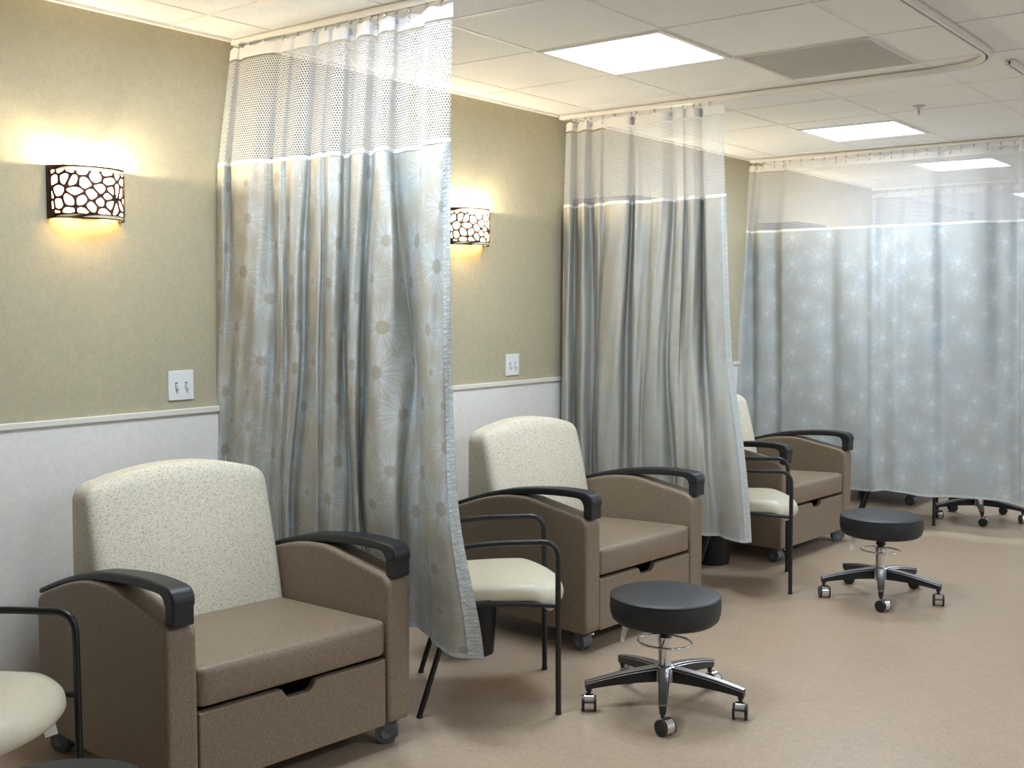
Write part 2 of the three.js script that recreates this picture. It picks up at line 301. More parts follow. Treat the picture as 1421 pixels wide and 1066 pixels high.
// curtain tracks on the ceiling: square aluminium channel with a slot below
function track(label, pts) {
  const o = thing('curtain_track', label, 'curtain track', [0, 0, 0], 0, 'ceiling curtain tracks');
  const path = new THREE.CurvePath(); let prev = pts[0];
  for (let i = 1; i < pts.length - 1; i++) {
    const p = pts[i], a = p.clone().add(pts[i - 1].clone().sub(p).setLength(0.32)), b = p.clone().add(pts[i + 1].clone().sub(p).setLength(0.32));
    path.add(new THREE.LineCurve3(prev, a)); path.add(new THREE.QuadraticBezierCurve3(a, p, b)); prev = b;
  }
  path.add(new THREE.LineCurve3(prev, pts[pts.length - 1]));
  const line = []; for (const c of path.curves) { const k = c.isLineCurve3 ? 2 : 14; for (let i = 0; i < k; i++) line.push(c.getPoint(i / k)); } line.push(pts[pts.length - 1]);
  const sweep = (off0, off1, y0, y1) => {
    const pos = [], idx = [];
    line.forEach((p, i) => {
      const d = line[Math.min(i + 1, line.length - 1)].clone().sub(line[Math.max(i - 1, 0)]).normalize(), n = V(-d.z, 0, d.x);
      for (const [o1, y] of [[off0, y0], [off1, y0], [off1, y1], [off0, y1]]) pos.push(p.x + n.x * o1, y, p.z + n.z * o1);
      if (i) for (let k = 0; k < 4; k++) { const a = (i - 1) * 4 + k, b = (i - 1) * 4 + (k + 1) % 4; idx.push(a, b, a + 4, b, b + 4, a + 4); }
    });
    const e = (line.length - 1) * 4; idx.push(0, 2, 1, 0, 3, 2, e, e + 1, e + 2, e, e + 2, e + 3);
    const g = new THREE.BufferGeometry(); g.setAttribute('position', new THREE.Float32BufferAttribute(pos, 3)); g.setIndex(idx);
    const h = g.toNonIndexed(); h.computeVertexNormals(); h.setAttribute('uv', new THREE.Float32BufferAttribute(new Float32Array(h.attributes.position.count * 2), 2)); return h;
  };
  mesh('channel', [sweep(-0.017, -0.0045, CEIL - 0.026, CEIL - 0.003), sweep(0.0045, 0.017, CEIL - 0.026, CEIL - 0.003), sweep(-0.017, 0.017, CEIL - 0.006, CEIL - 0.0005), sweep(-0.021, 0.021, CEIL - 0.0085, CEIL - 0.006)], M.track, o);
  mesh('slot', sweep(-0.0045, 0.0045, CEIL - 0.016, CEIL - 0.006), M.trackSlot, o);
  const p0 = pts[0]; mesh('end_cap', rbox(0.046, 0.024, 0.02, 0.004, p0.x, CEIL - 0.0135, p0.z), M.track, o);
  return o;
}
const TX1 = 2.955, TX2 = 5.24, TX3 = 7.65, TX4 = 10.14, TC = CEIL - 0.02;
track('straight white curtain track reaching the wall beside the switch plate and full sconce', [V(TX1, TC, 0.02), V(TX1, TC, 2.38), V(0.6, TC, 2.38)]);
track('white curtain track with a rounded corner passing the return air grille', [V(TX2, TC, 0.02), V(TX2, TC, 2.38), V(TX1 + 0.12, TC, 2.38)]);
track('white curtain track carrying the drawn curtain with disc pattern', [V(TX3, TC, 0.02), V(TX3, TC, 2.38), V(TX2 + 0.02, TC, 2.40)]);
track('white curtain track furthest along the wall, behind the drawn curtain', [V(TX4, TC, 0.02), V(TX4, TC, 2.38), V(TX3 + 0.12, TC, 2.38)]);

// ------------------------------------------------------------------ curtains
// cols: fold columns, each [u, dx] per row (rows from the top of the cloth down); u is the image column the fold edge is seen in, dx how far the cloth stands off the track line
const cr = (a, b, c, d, t) => 0.5 * (2 * b + (c - a) * t + (2 * a - 5 * b + 4 * c - d) * t * t + (3 * b - a - 3 * c + d) * t * t * t);
function curtain(o, def, mats) {
  const { xt, rows, ys, yTop = 2.06, yNet = 2.534, netTop, hooks, hemRight = true, fold } = def, n = rows[0].length, R = rows.length;
  const get = (r, k) => rows[Math.max(0, Math.min(R - 1, r))][Math.max(0, Math.min(n - 1, k))];
  const colAt = (r, s, c) => { const k = Math.min(n - 2, Math.floor(s)), t = s - k; return cr(get(r, k - 1)[c], get(r, k)[c], get(r, k + 1)[c], get(r, k + 2)[c], t); };
  const cloth = (s, y) => {
    let r = 0; while (r < R - 2 && y < ys[r + 1]) r++;
    const t = (ys[r] - y) / (ys[r] - ys[r + 1]);
    const f = c => cr(colAt(r ? r - 1 : 0, s, c), colAt(r, s, c), colAt(r + 1, s, c), colAt(Math.min(R - 1, r + 2), s, c), t);
    const x = xt + f(1) + (fold ? fold(s, y) : 0);
    return V(x, y, zAt(f(0), x, y));
  };
  const base = s => cloth(s, yTop);
  const topAt = s => { const u0 = rows[0][0][0], u1 = rows[0][n - 1][0], u = netTop[0] + (colAt(0, s, 0) - u0) * (netTop[1] - netTop[0]) / (u1 - u0), x = xt + colAt(0, s, 1) * 0.42; return V(x, yNet, zAt(u, x, yNet)); };
  const net = (s, y) => { const t = (y - yTop) / (yNet - yTop), a = base(s), b = topAt(s); return V(a.x + (b.x - a.x) * t, y, a.z + (b.z - a.z) * t); };
  // arc length along the top of the cloth
  const N = n * 14, S = [0]; { let p = base(0); for (let i = 1; i <= N; i++) { const q = base(i / N * (n - 1)); S.push(S[i - 1] + p.distanceTo(q)); p = q; } }
  const LEN = S[N], sOf = l => { let a = 0, b = N; while (b - a > 1) { const m = (a + b) >> 1; if (S[m] <= l) a = m; else b = m; } return (a + Math.min(1, Math.max(0, (l - S[a]) / Math.max(1e-6, S[b] - S[a])))) / N * (n - 1); };
  const sheet = (fn, nu, nv, l0, l1, y0, y1, off = 0) => {
    const pos = [], uv = [], idx = [];
    for (let j = 0; j <= nv; j++) for (let i = 0; i <= nu; i++) {
      const l = l0 + (l1 - l0) * i / nu, s = sOf(l), b0 = typeof y0 === 'function' ? y0(s) : y0, b1 = typeof y1 === 'function' ? y1(s) : y1, y = b0 + (b1 - b0) * j / nv, p = fn(s, y);
      pos.push(p.x - off, p.y, p.z + off * 0.6); uv.push(l, y);
      if (i && j) { const a = (j - 1) * (nu + 1) + i - 1, b = a + 1, c = a + nu + 1, d = c + 1; idx.push(a, b, d, a, d, c); }
    }
    const g = new THREE.BufferGeometry(); g.setAttribute('position', new THREE.Float32BufferAttribute(pos, 3)); g.setAttribute('uv', new THREE.Float32BufferAttribute(uv, 2)); g.setIndex(idx); g.computeVertexNormals(); return g;
  };
  const yb = def.bottom, nu = Math.round(LEN / 0.011);
  const fab = mesh('fabric_panel', sheet(cloth, nu, 90, 0, LEN, yb, yTop), mats.cloth, o);
  mesh('bottom_hem', sheet(cloth, nu, 2, 0, LEN, s => yb(s) - 0.001, s => yb(s) + 0.016, 0.002), M.hem, fab);
  if (hemRight) mesh('edge_hem', sheet(cloth, 3, 120, LEN - 0.03, LEN + 0.0, yb, yTop, 0.003), M.hem, fab).userData.label = 'pale stitched edge hem';
  if (def.hemLeft) mesh('edge_hem', sheet(cloth, 3, 120, 0, 0.03, yb, yTop, 0.003), M.hem, fab);
  mesh('netting_tape', sheet(net, nu, 1, 0, LEN, yTop - 0.003, yTop + 0.014, 0.002), M.tape, o).userData.label = 'white tape between cloth and netting';
  mesh('header_tape', sheet(net, nu, 3, 0, LEN, yNet - 0.05, s => yNet - 0.004 - 0.004 * Math.cos(s * 5)), M.tape, o).userData.label = 'white header tape';
  // honeycomb netting: a ring of flat strands for every cell
  const a = 0.0106, vy = a * Math.sqrt(3) / 2, pos = [], idx = [], k = 0.68;
  const rowsN = Math.floor((yNet - 0.05 - yTop - 0.012) / vy), colsN = Math.floor(LEN / a);
  for (let j = 0; j < rowsN; j++) for (let i = 0; i < colsN; i++) {
    const cx = (i + 0.5 + (j % 2) * 0.5) * a, cy = yTop + 0.012 + (j + 0.5) * vy; if (cx > LEN - a / 2) continue;
    const b = pos.length / 3;
    for (const q of [1, k]) for (let v = 0; v < 6; v++) { const t = Math.PI / 6 + v * Math.PI / 3, rad = a / Math.sqrt(3) * q, p = net(sOf(cx + Math.cos(t) * rad), cy + Math.sin(t) * rad); pos.push(p.x, p.y, p.z); }
    for (let v = 0; v < 6; v++) { const w = (v + 1) % 6; idx.push(b + v, b + w, b + 6 + w, b + v, b + 6 + w, b + 6 + v); }
  }
  const ng = new THREE.BufferGeometry(); ng.setAttribute('position', new THREE.Float32BufferAttribute(pos, 3)); ng.setAttribute('uv', new THREE.Float32BufferAttribute(new Float32Array(pos.length / 3 * 2), 2)); ng.setIndex(idx); ng.computeVertexNormals();
  const nm = mesh('netting', ng, M.netting, o); nm.userData.kind = 'stuff'; nm.userData.label = 'white honeycomb netting';
  // carriers and hooks
  const hook = join([at(new THREE.TorusGeometry(0.008, 0.0022, 6, 12), 0, -0.03, 0), cyl(0.0022, 0.0022, 0.026, 0, -0.012, 0, 8), rbox(0.012, 0.012, 0.012, 0.002, 0, 0.004, 0, 1)]);
  for (let i = 0; i < hooks; i++) { const p = topAt(sOf(LEN * (i + 0.4) / hooks)); mesh('hook', hook, M.chrome, o).position.set(xt + (p.x - xt) * 0.25, CEIL - 0.037, p.z); }
}
const curtainGroup = 'pleated cubicle curtains with netting tops';
{
  // gathered curtain beside the full sconce; rows at five heights
  const top = [[302, -.10], [311, -.125], [319, -.085], [323, -.11], [342, -.115], [361, -.10], [377, -.05], [381, -.075], [390, -.085], [397, -.06], [402, -.08], [418, -.075], [430, -.02], [433, -.05], [444, -.075], [450, -.045], [455, -.07], [470, -.06], [478, .03], [484, .03], [491, -.06], [503, -.05], [515, .05], [519, -.02], [524, -.05], [540, -.03], [547, .055], [565, .03], [583, .02], [586, -.055], [604, -.06], [626, -.045]];
  const u1 = [299, 308, 317, 328, 344, 361, 380, 384, 391, 397, 403, 414, 422, 430, 443, 447, 456, 468, 478, 481, 487, 498, 506, 513, 523, 545, 556, 566, 575, 588, 606, 625];
  const u2 = [295, 305, 316, 328, 344, 361, 378, 384, 391, 396, 402, 412, 419, 428, 440, 444, 453, 465, 476, 479, 485, 496, 502, 512, 522, 550, 575, 578, 583, 592, 608, 628];
  const u3 = [293, 304, 316, 328, 343, 357, 372, 380, 386, 391, 396, 402, 406, 420, 440, 443, 455, 468, 485, 488, 493, 497, 499, 510, 530, 551, 556, 570, 585, 595, 612, 638];
  const u4 = [290, 302, 315, 328, 343, 356, 370, 380, 387, 393, 398, 404, 409, 425, 440, 446, 458, 472, 488, 493, 499, 508, 514, 526, 545, 562, 567, 580, 596, 603, 630, 672];
  const d1 = top.map(p => p[1] * 1.05), d2 = top.map(p => p[1]), d3 = top.map(p => p[1] * 0.95), d4 = top.map(p => p[1] * 0.85);
  const setD = (d, o) => Object.entries(o).forEach(([k, v]) => d[k] = v);
  setD(d1, { 25: -.05, 26: .12, 27: .13, 28: .06, 29: -.06 });
  setD(d2, { 24: -.085, 25: -.05, 26: .11, 27: .10, 28: .02, 29: -.08, 30: -.10, 31: -.07 });
  setD(d3, { 23: -.07, 24: -.12, 25: -.11, 26: -.035, 27: -.03, 28: -.055, 29: -.125, 30: -.16, 31: -.115 });
  setD(d4, { 23: -.05, 24: -.08, 25: -.08, 26: -.05, 27: -.05, 28: -.07, 29: -.10, 30: -.15, 31: -.10 });
  const sh = v => v > 0 ? v * 0.55 : v; top.forEach(p => p[1] = sh(p[1])); const mk = (u, d) => u.map((v, i) => [v, sh(d[i])]);
  const o = thing('cubicle_curtain', 'flower patterned curtain with a flared edge, gathered between the full and the half-hidden sconce', 'curtain', [0, 0, 0], 0, curtainGroup);
  curtain(o, { xt: TX1, rows: [top, mk(u1, d1), mk(u2, d2), mk(u3, d3), mk(u4, d4)], ys: [2.06, 1.64, 1.22, 0.79, 0.32], bottom: s => 0.345 - 0.03 * Math.min(1, Math.max(0, (s - 27) / 3)), netTop: [320, 629], hooks: 17,
    fold: (s, y) => 0.006 * Math.sin(s * 2.1 + y * 5) + 0.004 * Math.sin(s * 5.3 - y * 9) }, { cloth: M.curtainFace });
}
{
  const top = [[782, -.03], [790, -.06], [797, .05], [801, .03], [809, -.05], [818, .05], [822, .05], [831, -.02], [838, .0], [842, -.05], [857, -.07], [872, -.055], [877, .065], [882, -.02], [893, -.005], [903, .015], [907, -.03], [916, -.04], [926, -.01], [936, .045], [941, -.03], [949, -.035], [952, .0], [958, -.04], [965, -.05], [972, .0], [976, .085], [979, -.035], [993, -.05], [1008, -.045]];
  const u1 = [780, 788, 796, 799, 808, 821, 826, 828, 829, 833, 846, 860, 869, 878, 887, 895, 901, 911, 918, 926, 931, 941, 945, 952, 960, 970, 979, 985, 1000, 1016];
  const u2 = [779, 787, 796, 799, 808, 819, 822, 825, 827, 832, 845, 857, 868, 878, 886, 890, 895, 912, 925, 934, 938, 943, 950, 958, 968, 976, 985, 998, 1016, 1034];
  const u3 = [779, 787, 796, 799, 808, 819, 823, 827, 830, 836, 848, 858, 868, 878, 888, 896, 902, 915, 928, 938, 944, 950, 957, 966, 974, 986, 997, 1006, 1024, 1043];
  const d = top.map(p => p[1]), d1 = d.map(v => v * 1.0), d2 = d.slice(), d3 = d.map(v => v * 0.85);
  Object.entries({ 20: -.06, 21: -.08, 22: -.08, 23: -.11, 24: -.12, 25: -.11, 26: -.06, 27: -.10, 28: -.12, 29: -.09 }).forEach(([k, v]) => d2[k] = v);
  Object.entries({ 20: -.05, 21: -.06, 22: -.06, 23: -.08, 24: -.09, 25: -.08, 26: -.04, 27: -.09, 28: -.13, 29: -.09 }).forEach(([k, v]) => d3[k] = v);
  const mk = (u, q) => u.map((v, i) => [v, q[i]]);
  const o = thing('cubicle_curtain', 'grey blue curtain gathered between the recliner behind the stool and the next recliner', 'curtain', [0, 0, 0], 0, curtainGroup);
  curtain(o, { xt: TX2, rows: [top, mk(u1, d1), mk(u2, d2), mk(u3, d3)], ys: [2.06, 1.24, 0.73, 0.31], bottom: s => 0.31, netTop: [786, 1005], hooks: 14,
    fold: (s, y) => 0.006 * Math.sin(s * 2.3 + y * 4) + 0.004 * Math.sin(s * 4.9 - y * 8) }, { cloth: M.curtainGrey });
}
{
  const top = [[1031, -.02], [1037, -.05], [1044, .05], [1052, -.01], [1064, .005], [1076, .06], [1083, .01], [1087, -.02], [1120, -.02], [1144, -.005], [1156, .02], [1169, -.015], [1190, -.02], [1202, -.01], [1212, -.025], [1226, .025], [1242, -.01], [1256, .02], [1272, -.01], [1292, -.015], [1308, .05], [1322, .0], [1345, -.03], [1366, -.02], [1385, .05], [1400, .07], [1413, .09], [1417, .02], [1424, .01], [1432, .02]];
  top.forEach(p => { if (p[1] > 0) p[1] *= 0.6; }); const uA = top.map(p => p[0]); [1019, 1029, 1043].forEach((v, i) => uA[i] = v);
  const uB = top.map(p => p[0]); [1008, 1024, 1042, 1051].forEach((v, i) => uB[i] = v);
  const d = top.map(p => p[1]), dA = d.map(v => v - 0.03), dB = d.map((v, i) => v * 0.8 - 0.10); for (let i = 9; i < 22; i++) { const k = Math.sin((i - 9) / 12 * Math.PI); dA[i] -= 0.03 * k; dB[i] -= 0.07 * k; } dA[0] = -.14; dA[1] = -.12; dB[0] = -.22; dB[1] = -.2;
  const mk = (u, q) => u.map((v, i) => [v, q[i]]);
  const o = thing('cubicle_curtain', 'drawn pale curtain with round discs hanging behind the further rolling stool', 'curtain', [0, 0, 0], 0, curtainGroup);
  curtain(o, { xt: TX3, rows: [top, mk(uA, dA), mk(uB, dB)], ys: [2.045, 1.24, 0.24], yTop: 2.045, bottom: s => 0.245 + 0.008 * Math.sin(s * 0.9), netTop: [1040, 1432], hooks: 26, hemRight: false, hemLeft: true,
    fold: (s, y) => 0.005 * Math.sin(s * 1.7 + y * 3) }, { cloth: M.curtainReverse });
}
{
  const top = []; for (let i = 0; i <= 26; i++) top.push([1197 + i * 12, (i % 2 ? 0.05 : -0.05) + 0.015 * Math.sin(i * 2.3)]);
  const o = thing('cubicle_curtain', 'further grey curtain seen only through the netting of the drawn curtain', 'curtain', [0, 0, 0], 0, curtainGroup);
  curtain(o, { xt: TX4, rows: [top, top], ys: [2.06, 0.3], bottom: s => 0.31, netTop: [1199, 1509], hooks: 20, hemRight: false }, { cloth: M.curtainReverse });
}

// ------------------------------------------------------------------ recliners
// local frame: origin on the floor below the middle of the front face, +z to the front
const profileArm = (() => {
  const s = new THREE.Shape();   // x = -z (towards the back), y = height
  s.moveTo(0.03, 0.085); s.lineTo(0.84, 0.085); s.quadraticCurveTo(0.862, 0.085, 0.862, 0.11); s.lineTo(0.862, 0.49); s.quadraticCurveTo(0.862, 0.535, 0.81, 0.552);
  s.bezierCurveTo(0.70, 0.594, 0.58, 0.634, 0.47, 0.646); s.bezierCurveTo(0.36, 0.655, 0.33, 0.652, 0.26, 0.637); s.lineTo(0.06, 0.602); s.quadraticCurveTo(0.0, 0.594, 0.0, 0.55); s.lineTo(0.0, 0.115); s.quadraticCurveTo(0.0, 0.085, 0.03, 0.085);
  return s;
})();
const handleProfile = (() => {
  const s = new THREE.Shape();
  s.moveTo(-0.018, 0.645); s.lineTo(-0.020, 0.662); s.quadraticCurveTo(-0.018, 0.698, 0.025, 0.703);
  s.bezierCurveTo(0.15, 0.714, 0.29, 0.700, 0.44, 0.678); s.bezierCurveTo(0.58, 0.652, 0.70, 0.614, 0.87, 0.551); s.lineTo(0.875, 0.532);
  s.bezierCurveTo(0.72, 0.588, 0.60, 0.624, 0.48, 0.643); s.bezierCurveTo(0.36, 0.660, 0.22, 0.676, 0.075, 0.674); s.quadraticCurveTo(0.036, 0.672, 0.034, 0.645);
  return s;
})();
const turned = (shape, w, bevel) => { const g = extrude(shape, w, bevel, 3, 14); g.translate(0, 0, -w / 2 + bevel); g.rotateY(Math.PI / 2); return g; };   // profile x -> -z
const armGeo = turned(profileArm, 0.10, 0.014), handleGeo = turned(handleProfile, 0.074, 0.009), postGeo = rbox(0.068, 0.066, 0.048, 0.006, 0, 0.622, -0.008);
const seatGeo = softBox(0.706, 0.128, 0.64, 0.022, [26, 10, 26], q => {
  const t = (0.32 - q.z) / 0.64;                       // 0 at the front edge
  if (q.y > 0) q.y += -0.028 * t + 0.010 * Math.cos(q.x / 0.353 * Math.PI / 2) * Math.sin(Math.min(1, t) * Math.PI);
  if (q.z > 0.2) q.z += 0.008 * Math.cos(q.x / 0.353 * Math.PI / 2) * Math.cos(q.y / 0.064 * 1.4);
});
seatGeo.translate(0, 0.387, -0.325);
const backGeo = softBox(0.716, 0.52, 0.2, 0.042, [36, 28, 14], q => {
  const t = (q.y + 0.26) / 0.52, ax = q.x / 0.358;
  q.x *= 1 - 0.02 * t * t;
  q.y += 0.060 * (1 - ax * ax) * t * t * t;
  const zf = -0.575 - 0.125 * t - 0.01 * Math.cos(ax * 1.5) * 0 + 0.022 * Math.sin(Math.PI * Math.min(1, t)) * (1 - ax * ax * 0.7), zr = -0.835 + 0.01 * t;
  const mid = (q.z + 0.1) / 0.2; q.z = zr + (zf - zr) * mid;
});
backGeo.translate(0, 0.63, 0);
const frontShape = (() => {
  const s = new THREE.Shape(), w = 0.352, y1 = 0.314, y0 = 0.085;
  s.moveTo(-w, y0 + 0.015); s.quadraticCurveTo(-w, y0, -w + 0.015, y0); s.lineTo(w - 0.015, y0); s.quadraticCurveTo(w, y0, w, y0 + 0.015); s.lineTo(w, y1); s.lineTo(0.075, y1);
  s.bezierCurveTo(0.055, y1, 0.058, y1 - 0.032, 0.03, y1 - 0.032); s.lineTo(-0.03, y1 - 0.032); s.bezierCurveTo(-0.055, y1 - 0.032, -0.05, y1, -0.07, y1); s.lineTo(-w, y1); return s;
})();
const frontGeo = extrude(frontShape, 0.03, 0.007, 3, 8); frontGeo.translate(0, 0, -0.03);
function caster(parent, x, z, turn) {
  const c = mesh('caster', [cyl(0.011, 0.011, 0.03, 0, 0.082, 0, 12), rbox(0.052, 0.014, 0.06, 0.005, 0, 0.088, 0.002)], M.casterGrey, parent);
  c.position.set(x, 0, z); c.rotation.y = turn;
  const wheel = at(new THREE.CylinderGeometry(0.037, 0.037, 0.016, 28).rotateZ(Math.PI / 2), 0, 0.0375, -0.012);
  for (const e of [-1, 1]) mesh('wheel', wheel.clone().translate(e * 0.013, 0, 0), M.casterGrey, c);
  mesh('hub', at(new THREE.CylinderGeometry(0.017, 0.017, 0.048, 20).rotateZ(Math.PI / 2), 0, 0.0375, -0.012), M.casterHub, c);
  const hood = new THREE.CylinderGeometry(0.042, 0.042, 0.05, 20, 1, false, -0.3, 2.4).rotateZ(Math.PI / 2); mesh('hood', at(hood, 0, 0.039, -0.012), M.casterGrey, c);
  mesh('brake_lever', rbox(0.018, 0.008, 0.04, 0.003, 0.004, 0.084, 0.036), M.chrome, c);
}
function makeRecliner(label, x, z, deg) {
  const o = thing('recliner', label, 'recliner', [x, 0, z], -deg * Math.PI / 180, 'taupe vinyl recliners along the wall');
  for (const s of [-1, 1]) { const a = mesh('arm_panel', armGeo, M.vinyl, o); a.position.x = s * 0.407; const h = mesh('armrest', handleGeo, M.blackPlastic, o); h.position.x = s * 0.407; h.userData.label = 'black moulded armrest'; mesh('post', postGeo, M.blackPlastic, h); }
  const se = mesh('seat_cushion', seatGeo, M.vinyl, o);
  mesh('stitching', tube([V(-0.338, 0.4405, -0.030), V(0, 0.4425, -0.022), V(0.338, 0.4405, -0.030)], 0.0016, 20, 6), M.seam, se);
  mesh('backrest', backGeo, M.backFabric, o).userData.label = 'cream backrest with fine flecks';
  mesh('drawer_front', frontGeo, M.vinyl, o).userData.label = 'taupe front panel with a hand notch';
  mesh('frame', [box(0.70, 0.19, 0.56, 0, 0.215, -0.49), box(0.70, 0.36, 0.04, 0, 0.30, -0.805), box(0.70, 0.03, 0.16, 0, 0.12, -0.14)], M.steelGrey, o);
  for (const s of [-1, 1]) { caster(o, s * 0.405, -0.055, s * 0.5 + 0.35); caster(o, s * 0.405, -0.78, s * -0.4); }
  return o;
}
makeRecliner('taupe recliner with a fleck-patterned cream back below the full sconce and switch plate', 2.30, 1.106, 6);
makeRecliner('taupe recliner with cream back standing behind a black rolling stool, between two gathered curtains', 4.37, 1.127, 4.3);
makeRecliner('taupe recliner with cream back standing against the drawn disc-patterned curtain', 6.473, 1.065, 3.8);
makeRecliner('recliner behind the drawn curtain with only its dark base showing below the hem', 8.86, 1.06, 3);

// ------------------------------------------------------------------ guest chairs
// local frame: origin on the floor in the middle of the four feet, +z to the front
const GS = 0.255;
const seatG = softBox(0.49, 0.066, 0.53, 0.032, [26, 8, 28], q => {
  const t = (q.z + 0.265) / 0.53, ax = q.x / 0.245;
  q.x *= 1 - 0.10 * (1 - t) + 0.02 * Math.sin(t * Math.PI);
  if (t > 0.7) { const k = (t - 0.7) / 0.3; q.z -= 0.075 * ax * ax * k; q.y -= 0.045 * k * k; }
  q.y += -0.016 * ax * ax * ax * ax + 0.010 * Math.sin(Math.PI * t) - 0.012 * (1 - t);
});
seatG.translate(0, 0.452, 0.035);
const guestBack = softBox(0.46, 0.32, 0.045, 0.02, [20, 16, 4], q => { const ax = q.x / 0.235; q.z += 0.030 * ax * ax - 0.15 * (q.y + 0.18); q.y += 0.02 * (1 - ax * ax) * (q.y > 0 ? 1 : 0); });
guestBack.translate(0, 0.655, -0.235);
function makeGuestChair(label, x, z, phi) {
  const o = thing('guest_chair', label, 'chair', [x, 0, z], (90 - phi) * Math.PI / 180, 'cream guest chairs with black tube frames');
  mesh('seat', seatG, M.cream, o); mesh('backrest', guestBack, M.cream, o);
  for (const s of [-1, 1]) {
    mesh('arm_frame', bent([V(s * GS, 0.008, GS), V(s * GS, 0.643, GS - 0.004), V(s * GS, 0.640, 0.0), V(s * GS, 0.612, -0.205), V(s * (GS - 0.03), 0.60, -0.232)], 0.062, 0.0105), M.blackPaint, o).userData.label = 'black front leg bent into an arm';
    mesh('rear_leg', bent([V(s * GS, 0.008, -GS), V(s * (GS - 0.012), 0.40, -0.135), V(s * (GS - 0.02), 0.415, 0.0)], 0.04, 0.0105), M.blackPaint, o);
    mesh('back_upright', bent([V(s * (GS - 0.025), 0.41, -0.15), V(s * (GS - 0.028), 0.43, -0.195), V(s * (GS - 0.03), 0.80, -0.262)], 0.03, 0.0105), M.blackPaint, o);
    mesh('glide', [cyl(0.012, 0.012, 0.010, s * GS, 0.005, GS, 14), cyl(0.012, 0.012, 0.010, s * GS, 0.005, -GS, 14)], M.blackPlastic, o);
  }
  mesh('seat_frame', [bent([V(-GS, 0.405, GS - 0.0), V(-GS + 0.02, 0.41, 0.12), V(-GS + 0.025, 0.41, -0.15)], 0.03, 0.009), bent([V(GS, 0.405, GS), V(GS - 0.02, 0.41, 0.12), V(GS - 0.025, 0.41, -0.15)], 0.03, 0.009), bent([V(-GS + 0.02, 0.408, 0.13), V(GS - 0.02, 0.408, 0.13)], 0.02, 0.009), bent([V(-GS + 0.025, 0.408, -0.14), V(GS - 0.025, 0.408, -0.14)], 0.02, 0.009)], M.blackPaint, o);
  return o;
}
const leftChair = makeGuestChair('cream guest chair with a white tag below, standing beside the recliner under the full sconce', 1.335, 0.78, 60);
{ const g = new THREE.PlaneGeometry(0.034, 0.10, 2, 5); const p = g.attributes.position; for (let i = 0; i < p.count; i++) p.setZ(i, 0.012 * Math.sin(p.getY(i) * 60)); g.computeVertexNormals();
  const t = mesh('care_tag', g, M.tag, leftChair); t.position.set(0.168, 0.362, 0.212); t.rotation.set(0.1, -0.94, 0.2, 'YXZ'); t.userData.label = 'white paper tag'; }
makeGuestChair('cream guest chair half covered by the flower patterned curtain', 3.30, 1.04, 48);
makeGuestChair('cream guest chair half covered by the gathered grey blue curtain', 5.55, 1.01, 64);
makeGuestChair('guest chair behind the drawn curtain with only black legs showing below the hem', 7.94, 1.05, 75);

// ------------------------------------------------------------------ rolling stools
const lathe = (pts, n = 48) => new THREE.LatheGeometry(pts.map(p => new THREE.Vector2(...p)), n);
const cushionGeo = lathe([[0, 0.322], [0.15, 0.322], [0.185, 0.326], [0.199, 0.338], [0.2065, 0.362], [0.208, 0.385], [0.2065, 0.408], [0.2035, 0.418], [0.2045, 0.4205], [0.2035, 0.423], [0.199, 0.4255], [0.18, 0.431], [0.12, 0.4365], [0.05, 0.439], [0, 0.4395]], 64);
{ const p = cushionGeo.attributes.position, uv = cushionGeo.attributes.uv; for (let i = 0; i < p.count; i++) { const side = p.getY(i) < 0.42 && Math.hypot(p.getX(i), p.getZ(i)) > 0.18; uv.setXY(i, side ? uv.getX(i) * 1.3 : p.getX(i), side ? p.getY(i) : p.getZ(i)); } }
const pipingGeo = at(new THREE.TorusGeometry(0.204, 0.0028, 8, 72).rotateX(Math.PI / 2), 0, 0.4205, 0);
function legGeo(top) {
  // tapered arm along +x from the hub to the caster stem
  const L0 = 0.02, L1 = 0.305, n = 10, pos = [], idx = [];
  for (let i = 0; i <= n; i++) {
    const t = i / n, x = L0 + (L1 - L0) * t, yt = 0.152 - 0.046 * t - 0.010 * Math.sin(Math.PI * t) * -0.6, h = 0.056 - 0.028 * t, w = 0.023 - 0.009 * t;
    const ring = top ? [[w + 0.001, yt - 0.007], [w * 0.75, yt + 0.002], [-w * 0.75, yt + 0.002], [-w - 0.001, yt - 0.007]] : [[w, yt], [-w, yt], [-w * 0.8, yt - h], [w * 0.8, yt - h]];
    for (const [z, y] of ring) pos.push(x, y, z);
    if (i) for (let k = 0; k < 4; k++) { const a = (i - 1) * 4 + k, b = (i - 1) * 4 + (k + 1) % 4; idx.push(a, a + 4, b, b, a + 4, b + 4); }
  }
  const e = n * 4; idx.push(0, 1, 2, 0, 2, 3, e, e + 2, e + 1, e, e + 3, e + 2);
  const g = new THREE.BufferGeometry(); g.setAttribute('position', new THREE.Float32BufferAttribute(pos, 3)); g.setIndex(idx); const h = g.toNonIndexed(); h.computeVertexNormals(); h.setAttribute('uv', new THREE.Float32BufferAttribute(new Float32Array(h.attributes.position.count * 2), 2)); return h;
}
const legUnder = legGeo(false), legTop = legGeo(true);
const stoolWheel = new THREE.CylinderGeometry(0.029, 0.029, 0.010, 24).rotateX(Math.PI / 2);
const hoodGeo = new THREE.CylinderGeometry(0.0315, 0.0315, 0.034, 24, 1, false, 0, Math.PI * 1.3).rotateX(Math.PI / 2).rotateZ(0.4);
